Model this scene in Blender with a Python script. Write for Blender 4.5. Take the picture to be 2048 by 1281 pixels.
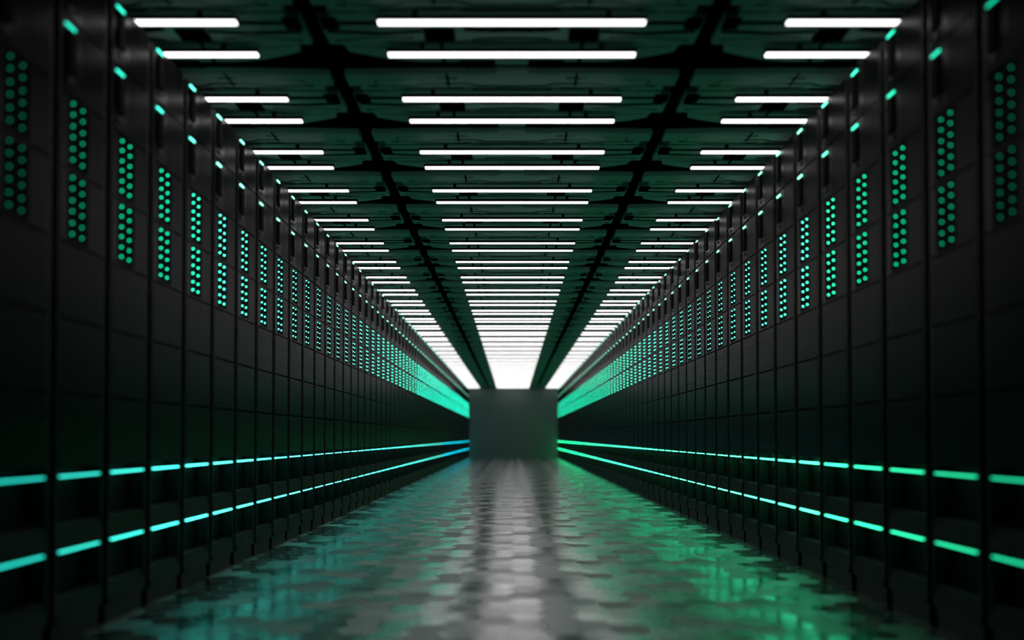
import bpy, bmesh, math, random
from mathutils import Vector, Matrix
random.seed(4)
for o in list(bpy.data.objects): bpy.data.objects.remove(o)
S = bpy.context.scene
COL = S.collection

# ------------------------------------------------------------------ camera
XL, XR = 1.4885, 1.5205            # distance of the left / right rack row from the camera axis
CZ = 0.685                         # camera height
F = 2824.0                         # focal length in pixels of a 2048 px wide frame
PITCH = 0.0298
cam = bpy.data.cameras.new('camera'); co = bpy.data.objects.new('camera', cam); COL.objects.link(co)
co.location = (0, 0, CZ); co.rotation_euler = (math.pi/2 + PITCH, 0, 0)
cam.sensor_fit = 'HORIZONTAL'; cam.sensor_width = 36.0
cam.lens = F*36/2048
cam.shift_x = -(1026.03-1024)/2048
cam.shift_y = (875.67 - F*math.tan(PITCH) - 640.5)/2048
cam.clip_start = 0.05; cam.clip_end = 200
cam.dof.use_dof = True; cam.dof.focus_distance = 11.6
cam.dof.aperture_fstop = (cam.lens/1000)/0.0415
S.camera = co

# ------------------------------------------------------------------ world / exposure
w = bpy.data.worlds.new('dark_world'); S.world = w; w.use_nodes = True
w.node_tree.nodes['Background'].inputs[0].default_value = (0, 0, 0, 1)
w.node_tree.nodes['Background'].inputs[1].default_value = 0
S.view_settings.view_transform = 'Standard'; S.view_settings.look = 'None'
S.view_settings.exposure = 0.0; S.view_settings.gamma = 1.0; S.view_settings.use_curve_mapping = False
LAMP = 3.0                         # radiance of the ceiling lights

# ------------------------------------------------------------------ materials
def mat(name, col, rough=.5, metal=0., spec=.5, noise=None):
    m = bpy.data.materials.new(name); m.use_nodes = True
    nt = m.node_tree; b = nt.nodes['Principled BSDF']
    b.inputs['Base Color'].default_value = (*col, 1)
    b.inputs['Roughness'].default_value = rough
    b.inputs['Metallic'].default_value = metal
    b.inputs['Specular IOR Level'].default_value = spec
    if noise:
        sc, amt = noise
        tc = nt.nodes.new('ShaderNodeTexCoord'); n = nt.nodes.new('ShaderNodeTexNoise')
        n.inputs['Scale'].default_value = sc; n.inputs['Detail'].default_value = 3
        nt.links.new(tc.outputs['Object'], n.inputs['Vector'])
        mr = nt.nodes.new('ShaderNodeMapRange')
        mr.inputs['To Min'].default_value = rough-amt; mr.inputs['To Max'].default_value = rough+amt
        nt.links.new(n.outputs['Fac'], mr.inputs['Value'])
        nt.links.new(mr.outputs['Result'], b.inputs['Roughness'])
    return m
def glow(name, col, k, sample=True):
    m = bpy.data.materials.new(name); m.use_nodes = True
    nt = m.node_tree; nt.nodes.clear()
    e = nt.nodes.new('ShaderNodeEmission'); o = nt.nodes.new('ShaderNodeOutputMaterial')
    e.inputs[0].default_value = (*col, 1); e.inputs[1].default_value = k
    nt.links.new(e.outputs[0], o.inputs[0])
    if not sample: m.cycles.emission_sampling = 'NONE'
    return m

M = {}
M['panel'] = mat('black_powder_coat', (.020, .0193, .020), .25, 0, .014, (9, .012))
M['louvre'] = mat('black_louvred_steel', (.020, .0193, .020), .29, 0, .014, (9, .012))
M['body'] = mat('black_cabinet_steel', (.003, .003, .003), .6, 0, .1, (6, .05))
M['groove'] = mat('matt_black_rubber', (.003, .003, .003), .8, 0, .1, (6, .05))
M['rail'] = mat('dark_rail_steel', (.03, .03, .03), .45, .3, .5, (20, .05))
M['plinth'] = mat('dark_plinth_steel', (.010, .011, .0105), .5, 0, .12, (8, .05))
M['ceil'] = mat('dark_green_ceiling_panel', (.21, .47, .40), .6, 0, .1, (12, .05))
M['ceil_black'] = mat('matt_black_ceiling_void', (.002, .002, .002), .9, 0, .0, (5, .05))
M['wall'] = mat('dark_grey_wall', (.22, .25, .255), .6, 0, .3, (3, .05))
M['lamp'] = glow('white_lamp_diffuser', (1, .975, .975), LAMP)
M['shell'] = mat('black_lamp_housing', (.004, .004, .004), .6, 0, .2, (9, .05))
LEV = 6
def ledset(b): return [glow('status_led_green', (c, 1, g+b), k, False) for k, c, g in
                       ((.5, 0, .42), (1.6, 0, .42), (3.6, 0, .46), (5.5, .01, .5), (8, .03, .55), (10, .07, .62))]  # low levels dim the nearest leds: lens vignette put into their strength
M['ledL'] = ledset(.02); M['ledR'] = ledset(0)
M['ledFL'] = glow('status_led_teal', (.02, 1, .66), 11, False); M['ledFR'] = glow('status_led_green_far', (.02, 1, .56), 8, False)
def indset(b): return [glow('indicator_turquoise', (c, 1, .6+b), k, False) for k, c in
                       ((1.0, .01), (1.6, .02), (2.2, .03), (3, .06), (4, .12), (5, .2))]  # nearest bars set dimmer to imitate darkening towards the frame edge
M['indL'] = indset(.08); M['indR'] = indset(0)
KS = (1.4, 1.8, 2.7, 4.2, 6.5, 11)  # strip strengths; the low ones build vignette into the nearest racks
M['strL'] = [glow('strip_turquoise', (.03+.012*i, 1, .82), min(k, 5.2)) for i, k in enumerate(KS)]
M['strR'] = [glow('strip_mint', (.02+.006*i, 1, .46), k) for i, k in enumerate(KS)]
M['strL2'] = glow('strip_cyan', (.004, .62, .8), 9.0)
M['strR2'] = glow('strip_green_mint', (.02, 1, .36), 18.0)

# hex tiled floor: procedural stretched hexagons, each with its own gloss
def floor_mat():
    m = bpy.data.materials.new('hexagon_floor_tiles'); m.use_nodes = True
    nt = m.node_tree; N = nt.nodes; L = nt.links
    b = N['Principled BSDF']
    def vm(op, a, c=None):
        n = N.new('ShaderNodeVectorMath'); n.operation = op
        for i, v in ((0, a), (1, c)):
            if v is None: continue
            if isinstance(v, tuple): n.inputs[i].default_value = v
            else: L.new(v, n.inputs[i])
        return n.outputs['Value'] if op in ('DOT_PRODUCT', 'LENGTH') else n.outputs['Vector']
    def ma(op, a, c=None, d=None):
        n = N.new('ShaderNodeMath'); n.operation = op
        for i, v in ((0, a), (1, c), (2, d)):
            if v is None: continue
            if isinstance(v, (int, float)): n.inputs[i].default_value = v
            else: L.new(v, n.inputs[i])
        return n.outputs[0]
    tc = N.new('ShaderNodeNewGeometry')
    s3 = math.sqrt(3)
    p = vm('MULTIPLY', tc.outputs['Position'], (1.5/.121, s3/.2444, 0))
    p = vm('ADD', p, (300.82, 100*s3+.55, 0))
    R = (3.0, s3, 1.0)
    a = vm('SUBTRACT', vm('MODULO', p, R), (1.5, s3/2, 0))
    q = vm('SUBTRACT', p, (1.5, s3/2, 0))
    c = vm('SUBTRACT', vm('MODULO', q, R), (1.5, s3/2, 0))
    da = vm('DOT_PRODUCT', a, a); dc = vm('DOT_PRODUCT', c, c)
    f = ma('LESS_THAN', dc, da)
    mx = N.new('ShaderNodeMix'); mx.data_type = 'VECTOR'
    L.new(f, mx.inputs[0]); L.new(a, mx.inputs[4]); L.new(c, mx.inputs[5])
    gv = mx.outputs[1]
    idv = vm('SUBTRACT', p, gv)
    # whole tile numbers; rows repeat every eight tiles
    idn = vm('MULTIPLY', idv, (1/1.5, 2/s3, 0))
    idn = vm('FLOOR', vm('ADD', idn, (.5, .5, 0)))
    idn = vm('MODULO', idn, (14.0, 16.0, 1.0))
    wn = N.new('ShaderNodeTexWhiteNoise'); wn.noise_dimensions = '3D'
    L.new(vm('ADD', idn, (3.37, 7.71, .5)), wn.inputs['Vector'])
    sp = N.new('ShaderNodeSeparateColor'); L.new(wn.outputs['Color'], sp.inputs[0])
    v, v2 = sp.outputs[0], sp.outputs[1]
    # hex distance for the fine joint between tiles
    ab = vm('ABSOLUTE', gv)
    hd = ma('MAXIMUM', vm('DOT_PRODUCT', ab, (s3/2, .5, 0)), vm('DOT_PRODUCT', ab, (0, 1, 0)))
    joint = ma('GREATER_THAN', hd, .842)
    cr = N.new('ShaderNodeValToRGB'); cr.color_ramp.interpolation = 'CONSTANT'
    e = cr.color_ramp.elements
    e[0].position = 0; e[0].color = (.14, .14, .14, 1)
    e[1].position = .34; e[1].color = (.18, .18, .18, 1)
    e2 = e.new(.55); e2.color = (.24, .24, .24, 1)
    e3 = e.new(.74); e3.color = (.34, .34, .34, 1)
    L.new(v, cr.inputs[0])
    g = cr.outputs[0]
    L.new(ma('MULTIPLY_ADD', v2, .65, .35), b.inputs['Specular IOR Level'])
    b.inputs['IOR'].default_value = 2.0; b.inputs['Metallic'].default_value = .88
    rg = ma('MULTIPLY', g, 1.0)
    # every tile is laid with a very slight tilt of its own
    tilt = vm('MULTIPLY', vm('SUBTRACT', wn.outputs['Color'], (.5, .5, .5)), (.05, .02, 0))
    L.new(vm('NORMALIZE', vm('ADD', tc.outputs['Normal'], tilt)), b.inputs['Normal'])
    L.new(ma('MULTIPLY_ADD', joint, .2, rg), b.inputs['Roughness'])
    bc = N.new('ShaderNodeMix'); bc.data_type = 'RGBA'
    L.new(v2, bc.inputs[0]); bc.inputs[6].default_value = (.20, .20, .20, 1); bc.inputs[7].default_value = (.58, .58, .58, 1)
    L.new(bc.outputs[2], b.inputs['Base Color'])
    return m
M['floor'] = floor_mat()

# ------------------------------------------------------------------ helpers
def add_box(bm, x0, x1, y0, y1, z0, z1):
    v = [bm.verts.new(c) for c in ((x0,y0,z0),(x1,y0,z0),(x1,y1,z0),(x0,y1,z0),(x0,y0,z1),(x1,y0,z1),(x1,y1,z1),(x0,y1,z1))]
    for f in ((3,2,1,0),(4,5,6,7),(0,1,5,4),(1,2,6,5),(2,3,7,6),(3,0,4,7)): bm.faces.new([v[i] for i in f])
def add_profile(bm, pts, y0, y1):
    """closed (x,z) outline extruded along y"""
    a = [bm.verts.new((x, y0, z)) for x, z in pts]; b = [bm.verts.new((x, y1, z)) for x, z in pts]
    n = len(pts)
    bm.faces.new(a); bm.faces.new(list(reversed(b)))
    for i in range(n): bm.faces.new((a[i], b[i], b[(i+1) % n], a[(i+1) % n]))
def add_plan(bm, pts, z0, z1):
    a = [bm.verts.new((x, y, z0)) for x, y in pts]; b = [bm.verts.new((x, y, z1)) for x, y in pts]
    n = len(pts)
    bm.faces.new(a); bm.faces.new(list(reversed(b)))
    for i in range(n): bm.faces.new((a[i], b[i], b[(i+1) % n], a[(i+1) % n]))
def mesh(name, bm, m):
    bmesh.ops.recalc_face_normals(bm, faces=bm.faces)
    me = bpy.data.meshes.new(name); bm.to_mesh(me); bm.free(); me.materials.append(m)
    return me
def link(name, me, parent=None, loc=(0, 0, 0)):
    o = bpy.data.objects.new(name, me); COL.objects.link(o); o.location = loc
    if parent: o.parent = parent
    return o
def B(name, m, *boxes, bev=0):
    bm = bmesh.new()
    for b in boxes: add_box(bm, *b)
    if bev: bmesh.ops.bevel(bm, geom=bm.edges[:], offset=bev, segments=2, affect='EDGES', profile=.5)
    return mesh(name, bm, m)
def struct(name, me):
    o = link(name, me); o['kind'] = 'structure'; return o
ONES = ['', 'first','second','third','fourth','fifth','sixth','seventh','eighth','ninth','tenth','eleventh','twelfth','thirteenth','fourteenth','fifteenth','sixteenth','seventeenth','eighteenth','nineteenth']
CARD = {2:'twenty',3:'thirty',4:'forty',5:'fifty',6:'sixty',7:'seventy'}
TENTH = {2:'twentieth',3:'thirtieth',4:'fortieth',5:'fiftieth',6:'sixtieth',7:'seventieth'}
def ordinal(n):
    if n < 20: return ONES[n]
    t, u = divmod(n, 10)
    return TENTH[t] if u == 0 else CARD[t] + '-' + ONES[u]

# ------------------------------------------------------------------ setting
END = 47.77
WX = 2.42
HC = CZ + 1.72                     # underside of ceiling panels
ZT = CZ + 1.650                    # top of the racks
struct('floor', B('floor', M['floor'], (-WX-.1, WX+.1, 2.5, END+.2, -.1, 0)))
struct('ceiling', B('ceiling', M['ceil_black'], (-WX-.1, WX+.1, 2.5, END+.2, HC+.045, HC+.2)))
struct('wall_left', B('wall_left', M['groove'], (-WX-.1, -WX, 2.5, END+.2, 0, HC+.045)))
struct('wall_right', B('wall_right', M['groove'], (WX, WX+.1, 2.5, END+.2, 0, HC+.045)))
struct('wall_back', B('wall_back', M['wall'], (-WX, WX, END, END+.2, 0, HC+.045)))

# ------------------------------------------------------------------ server racks
W = .6; Y0, Y1 = .055, .545        # the front between the two grooves
SEAM = [CZ+1.650-.252*k + (0 if k else 0) for k in range(8)]
SEAM = [CZ+v for v in (1.650, 1.407, 1.155, .903, .651, .399, .147, -.105)]
GAP = .005
def louvre_profile(z0, z1, xb=-.02, x=0.0, pitch=.014, depth=.0035):
    n = max(1, round((z1-z0)/pitch)); h = (z1-z0)/n
    pts = [(xb, z0), (x, z0)]
    for i in range(n):
        za = z0+i*h
        pts += [(x, za+h*.62), (x-depth, za+h*.72), (x-depth, za+h*.96)]
        if i < n-1: pts.append((x, za+h))
    pts += [(x-depth, z1), (xb, z1)]
    out = [pts[0]]
    for p in pts[1:]:
        if abs(p[0]-out[-1][0]) > 1e-6 or abs(p[1]-out[-1][1]) > 1e-6: out.append(p)
    return out
def flat_panel(name, z0, z1, ya, yb, m, cuts=(), top_round=False):
    """steel face plate; top edge rounded back on the uppermost unit"""
    bm = bmesh.new()
    r = .012 if top_round else .003
    pts = [(-.02, z0), (-.002, z0), (0, z0+.002)]
    for i in range(5):
        a = math.pi/2*i/4
        pts.append((-r+r*math.cos(a), z1-r+r*math.sin(a)))
    pts.append((-.02, z1))
    add_profile(bm, pts, ya, yb)
    return mesh(name, bm, m)
R_ = {}
def build_rack_meshes():
    R_['body'] = B('cabinet_body', M['body'], (-.88, -.055, .003, .597, .0, ZT-.012))
    # side rails with bolts either side of the groove
    for key, ya, yb in (('rail_a', .036, .048), ('rail_b', .552, .564)):
        bm = bmesh.new(); add_box(bm, -.055, -.002, ya, yb, .085, ZT-.014)
        k = 0; z = SEAM[7]-.063
        zz = SEAM[7]-.063-.126*3
        yc = (ya+yb)/2
        while zz < ZT-.06:
            if zz > .1:
                bmesh.ops.create_cone(bm, cap_ends=True, segments=8, radius1=.0065, radius2=.005, depth=.006,
                    matrix=Matrix.Translation((.0005, yc, zz)) @ Matrix.Rotation(math.pi/2, 4, 'Y'))
            zz += .126
        R_[key] = mesh('side_rail', bm, M['rail'])
    R_['groove'] = B('cable_channel', M['groove'], (-.055, -.03, .003, .036, .03, ZT-.02), (-.055, -.03, .564, .597, .03, ZT-.02))
    # two uppermost units: face plate left of a vertical seam, ribbed plate right of it
    for k in (0, 1):
        z0, z1 = SEAM[k+1]+GAP, SEAM[k]-GAP
        R_['unit%d' % k] = flat_panel('face_plate', z0, z1, Y0, .278, M['panel'], top_round=(k == 0))
        bm = bmesh.new(); add_profile(bm, louvre_profile(z0, z1, depth=.002), .283, Y1)
        R_['unit_ribs%d' % k] = mesh('ribbed_plate', bm, M['louvre'])
        zc = z1-.022
        R_['ind%d' % k] = B('indicator_light', M['indL'][5], (-.004, .004, .085, .185, zc-.0035, zc+.0035))
        R_['slot%d' % k] = B('pull_handle', M['groove'], (-.004, .009, .098, .178, zc-.155, zc-.014), bev=.003)
        R_['latch%d' % k] = B('latch_tab', M['rail'], (-.004, .006, .11, .165, zc-.185, zc-.172))
    for k in (2, 3):
        z0, z1 = SEAM[k+1]+GAP, SEAM[k]-GAP
        bm = bmesh.new()
        add_profile(bm, louvre_profile(z0, z1, depth=.002), .352, Y1)
        R_['bay_ribs%d' % k] = mesh('ribbed_plate', bm, M['louvre'])
        # frame around the black light field
        bm = bmesh.new()
        add_box(bm, -.02, 0, Y0, .118, z0, z1); add_box(bm, -.02, 0, .348, .352, z0, z1)
        add_box(bm, -.02, 0, .118, .348, z1-.008, z1); add_box(bm, -.02, 0, .118, .348, z0, z0+.006)
        R_['bay_frame%d' % k] = mesh('bay_frame', bm, M['panel'])
        R_['field%d' % k] = B('light_field', M['groove'], (-.02, -.004, .118, .348, z0+.006, z1-.008))
    for k in (4, 5, 6):
        z0, z1 = SEAM[k+1]+GAP, SEAM[k]-GAP
        bm = bmesh.new(); add_profile(bm, louvre_profile(z0, z1), Y0, Y1)
        R_['vent%d' % k] = mesh('vent_panel', bm, M['louvre'])
    bm = bmesh.new(); bmesh.ops.create_uvsphere(bm, u_segments=8, v_segments=6, radius=.0033)
    R_['led'] = mesh('status_light', bm, M['ledL'][5])
    sz = [CZ-.129, CZ-.378]
    for j, z in enumerate(sz):
        R_['strip%d' % j] = B('light_strip', M['strL'][5], (-.006, .002, .082, .518, z-.0027, z+.0027))
    def plate(za, zb, xa, xb):
        bm = bmesh.new()
        add_profile(bm, [(-.05, za), (xa, za), (xa, za+.012), (xb, zb-.004), (xb-.006, zb), (-.05, zb)], .05, .55)
        return bm
    R_['low0'] = mesh('lower_panel', plate(CZ-.366, CZ-.285, 0, -.007), M['plinth'])
    R_['low1'] = mesh('plinth', plate(CZ-.61, CZ-.526, 0, -.008), M['plinth'])
    R_['toe'] = B('toe_kick', M['plinth'], (-.055, -.014, .045, .555, .0, .073))
build_rack_meshes()
LZ = [CZ+v for v in (1.131, 1.094, 1.054, 1.017, .977, .940)]
LY = (.181, .289)
def status_cluster(k):
    bm = bmesh.new()
    for z in LZ:
        for y in LY:
            bmesh.ops.create_uvsphere(bm, u_segments=6, v_segments=4, radius=.0042, matrix=Matrix.Translation((-.001, y, z-.252*(k-2))))
    return bm

def merged(name, keys, m):
    bm = bmesh.new()
    for k in keys: bm.from_mesh(R_[k])
    me = bpy.data.meshes.new(name); bm.to_mesh(me); bm.free(); me.materials.append(m)
    return me

PART = []
def build_rack(side, level, far):
    """side -1 left, +1 right; level picks the lamp brightness, with lens vignette built into the low levels; far = distant version"""
    t = bpy.data.objects.new('server_rack', None); COL.objects.link(t)
    t.empty_display_size = .1
    led = (M['ledL'] if side < 0 else M['ledR'])[level] if not far else M['ledFL' if side < 0 else 'ledFR']
    ind = (M['indL'] if side < 0 else M['indR'])[level]
    if far == 2: stm = M['strL2'] if side < 0 else M['strR2']
    else: stm = (M['strL'] if side < 0 else M['strR'])[level]
    def own(me, m, name):
        me = me.copy(); me.name = name; me.materials.clear(); me.materials.append(m); return me
    link('cabinet_body', R_['body'], t)
    if not far:
        link('cable_channel', R_['groove'], t)
        link('side_rail', R_['rail_a'], t); link('side_rail', R_['rail_b'], t)
        for k in (0, 1):
            u = link('server_unit', R_['unit%d' % k], t)
            link('ribbed_plate', R_['unit_ribs%d' % k], u)
            i = link('indicator_light', own(R_['ind%d' % k], ind, 'indicator_light'), u); i['label'] = 'glowing turquoise bar'
            link('pull_handle', R_['slot%d' % k], u); link('latch_tab', R_['latch%d' % k], u)
        lm = own(R_['led'], led, 'status_light')
        for k in (2, 3):
            f = link('drive_bay', R_['bay_frame%d' % k], t)
            link('light_field', R_['field%d' % k], f); link('ribbed_plate', R_['bay_ribs%d' % k], f)
            for z in LZ:
                for y in LY:
                    link('status_light', lm, f, (-.001, y, z-.252*(k-2)))
        for k in (4, 5, 6): link('vent_panel', R_['vent%d' % k], t)
        link('lower_panel', R_['low0'], t); link('plinth', R_['low1'], t); link('toe_kick', R_['toe'], t)
    else:
        link('front_panel', MERG['front'], t); link('vent_panel', MERG['vent'], t)
        link('side_rail', MERG['rail'], t); link('plinth', MERG['plinth'], t)
        for k in (0, 1): link('indicator_light', own(R_['ind%d' % k], ind, 'indicator_light'), t)
        for k in (0, 1): link('pull_handle', R_['slot%d' % k], t)
        for k in (2, 3):
            f = link('light_field', R_['field%d' % k], t)
            s = link('status_lights', mesh('status_lights', status_cluster(k), led), f); s['kind'] = 'stuff'
    for j in (0, 1):
        s = link('light_strip', own(R_['strip%d' % j], stm, 'light_strip'), t)
        s['label'] = 'glowing turquoise strip' if side < 0 else 'glowing mint green strip'
    return t
MERG = {'front': merged('front_panel', ['unit0', 'unit1', 'unit_ribs0', 'unit_ribs1', 'bay_ribs2', 'bay_ribs3', 'bay_frame2', 'bay_frame3'], M['panel']),
        'vent': merged('vent_panel', ['vent4', 'vent5', 'vent6'], M['louvre']),
        'rail': merged('side_rail', ['rail_a', 'rail_b'], M['rail']),
        'plinth': merged('plinth', ['low0', 'low1', 'toe'], M['plinth'])}
def copy_tree(o, parent=None):
    c = o.copy(); COL.objects.link(c); c.parent = parent
    for ch in list(o.children): copy_tree(ch, c)
    return c
NR = 73; NEAR = 30
PH = 7.619*.6
protos = {}
for side in (-1, 1):
    word = 'left' if side < 0 else 'right'
    for i in range(NR):
        n = i-1
        far = 0 if i < NEAR else (1 if i < 44 else 2)
        lev = min(i, 5)
        key = (side, lev, far)
        if key in protos: t = copy_tree(protos[key])
        else: t = protos[key] = build_rack(side, lev, far)
        y = PH+.6*n
        if side < 0: t.location = (-XL, y, 0)
        else: t.location = (XR, y+.6, 0); t.rotation_euler = (0, 0, math.pi)
        o_ = ordinal(i+1)
        if i == 0: lab = 'dark server rack cut off by the %s edge of the picture' % word
        elif i == NR-1: lab = 'black server rack at the far end of the %s row beside the grey wall' % word
        elif i < 8: lab = 'black server rack with large blurred green dots, %s from the camera in the %s row' % (o_, word)
        elif i < NEAR: lab = 'black server rack with small sharp green lights, %s from the camera in the %s row' % (o_, word)
        else: lab = 'distant black server rack, %s from the camera in the %s row' % (o_, word)
        t['label'] = lab; t['category'] = 'server rack'; t['group'] = 'server racks in the %s row' % word

# ------------------------------------------------------------------ ceiling panels
P = 1.294; YB = 6.52-P; HX = .8325
edge = [(.10,.42),(.13,.038),(.34,.038),(.34,.09),(.50,.09),(.50,.038),(.90,.038),(.90,.10),(1.02,.11),(1.09,.20),(1.15,.30),(1.185,.42)]
def panel_outline():
    r = [(.075, .05), (.075, .10), (.22, .12), (.22, .10)] + [(HX-d, v) for v, d in edge] + [(.24, 1.185), (.24, 1.155), (.075, 1.155), (.075, 1.235)]
    return r + [(-x, v) for x, v in reversed(r)]
def line(bm, pts, wd, z0, z1):
    for (xa, ya), (xb, yb) in zip(pts, pts[1:]):
        d = Vector((xb-xa, yb-ya)); nrm = Vector((-d.y, d.x)).normalized()*wd*(.5 if abs(d.y) > abs(d.x) else .8)
        add_plan(bm, [(xa-nrm.x, ya-nrm.y), (xb-nrm.x, yb-nrm.y), (xb+nrm.x, yb+nrm.y), (xa+nrm.x, ya+nrm.y)], z0, z1)
def panel_meshes():
    bm = bmesh.new(); add_plan(bm, panel_outline(), 0, .03); plate = mesh('panel_plate', bm, M['ceil'])
    # raised sheets a little lower than the plate
    bm = bmesh.new()
    for s in (-1, 1):
        add_plan(bm, [(s*.33, .14), (s*.70, .14), (s*.70, .30), (s*.62, .36), (s*.62, .46), (s*.45, .46), (s*.40, .40), (s*.33, .40)], -.0012, 0)
        add_plan(bm, [(s*.42, .80), (s*.70, .76), (s*.76, .86), (s*.70, .98), (s*.50, 1.06), (s*.42, 1.0)], -.0012, 0)
    add_plan(bm, [(-.20, .42), (.20, .42), (.26, .50), (.20, .62), (-.20, .62), (-.26, .50)], -.0012, 0)
    add_plan(bm, [(-.17, .88), (.17, .88), (.22, 1.0), (.10, 1.08), (-.10, 1.08), (-.22, 1.0)], -.0012, 0)
    cover = mesh('cover_sheet', bm, M['ceil'])
    bm = bmesh.new(); z0, z1 = -.0012, 0
    for s in (-1, 1):
        x = s*.308
        line(bm, [(x, .09), (x, .34)], .012, z0, z1); line(bm, [(x, .84), (x, 1.2)], .016, z0, z1)
        line(bm, [(x-.05, .19), (x+.05, .19)], .012, z0, z1); line(bm, [(x-.07, .37), (x, .385), (x+.07, .37)], .012, z0, z1)
        line(bm, [(x-.045, 1.12), (x+.045, 1.12)], .012, z0, z1)
        line(bm, [(s*.0, .335), (s*.16, .335), (s*.21, .29), (s*.42, .29), (s*.48, .335), (s*.70, .335)], .014, z0, z1)
        line(bm, [(s*.52, .43), (s*.80, .43)], .012, z0, z1); line(bm, [(s*.52, .22), (s*.66, .22), (s*.66, .34)], .010, z0, z1)
        line(bm, [(s*.48, .58), (s*.74, .58)], .030, z0, z1)
        line(bm, [(s*.38, .70), (s*.55, .735), (s*.78, .70)], .026, z0, z1)
        line(bm, [(s*.42, .80), (s*.60, .79), (s*.76, .84)], .014, z0, z1); line(bm, [(s*.40, .92), (s*.58, .95), (s*.70, .92)], .012, z0, z1)
        add_box(bm, *sorted((s*.165, s*.195)), .39, .42, z0, z1); add_box(bm, *sorted((s*.50, s*.53)), .39, .42, z0, z1)
        line(bm, [(0, .40), (s*.17, .41)], .012, z0, z1)
        line(bm, [(0, .675), (s*.10, .685), (s*.2, .66)], .04, z0, z1)
        line(bm, [(0, .80), (s*.12, .81), (s*.17, .83)], .016, z0, z1)
        line(bm, [(0, .97), (s*.06, 1.0), (s*.14, 1.0)], .010, z0, z1)
    seams = mesh('seam_lines', bm, M['ceil_black'])
    bracket = B('bracket', M['ceil_black'], (-.065, .065, .66, .83, -.010, 0), bev=.004)
    clip = B('clip', M['ceil_black'], (-.035, .035, .50, .66, -.006, 0), bev=.004)
    return plate, cover, seams, bracket, clip
pm = panel_meshes()
WORD = {-1: 'left', 0: 'middle', 1: 'right'}
for c in (-1, 0, 1):
    for n in range(33):
        t = bpy.data.objects.new('ceiling_panel', None); COL.objects.link(t)
        yy = YB+P*n
        t.location = (-.0055+2*HX*c, yy, HC)
        pl = link('panel_plate', pm[0], t); link('cover_sheet', pm[1], t); link('seam_lines', pm[2], t)
        if n < 16:
            for s in (-1, 1):
                link('bracket', pm[3], t, (s*.308, 0, 0)); link('clip', pm[4], t, (s*(HX-.078), 0, 0))
        t['label'] = 'dark green ceiling panel, %s from the camera in the %s column' % (ordinal(n+1), WORD[c])
        t['category'] = 'ceiling panel'; t['group'] = 'ceiling panels'

# black cross bars between the panels belong to the ceiling grid
for n in range(34):
    yy = YB+P*n
    if yy > END-.1: break
    o = struct('trim_%d' % (n+1), B('trim', M['ceil_black'], (-WX, WX, yy-.055, yy+.055, HC+.02, HC+.05)))

# ------------------------------------------------------------------ ceiling lights
HL = CZ+1.668
bm = bmesh.new(); add_box(bm, -.538, .538, -.025, .025, 0, .008)
diff = mesh('diffuser', bm, M['lamp'])
hous = B('housing', M['shell'], (-.545, .545, -.03, .03, .008, .026))
stem = B('hanger', M['shell'], (-.01, .01, -.01, .01, .026, HC-HL+.003))
for c in (-1, 0, 1):
    k = 0
    for n in range(33):
        for j, yb in enumerate((5.643, 6.122)):
            k += 1
            y = yb+P*n
            if y > END-.06: continue
            t = bpy.data.objects.new('ceiling_light', None); COL.objects.link(t)
            t.location = (-.0055+1.648*c, y, HL)
            link('diffuser', diff, t); link('housing', hous, t); link('hanger', stem, t, (-.39, 0, 0)); link('hanger', stem, t, (.39, 0, 0))
            t['label'] = 'slim white bar light, %s from the camera in the %s ceiling column' % (ordinal(k), WORD[c])
            t['category'] = 'ceiling light'; t['group'] = 'bar lights under the ceiling'
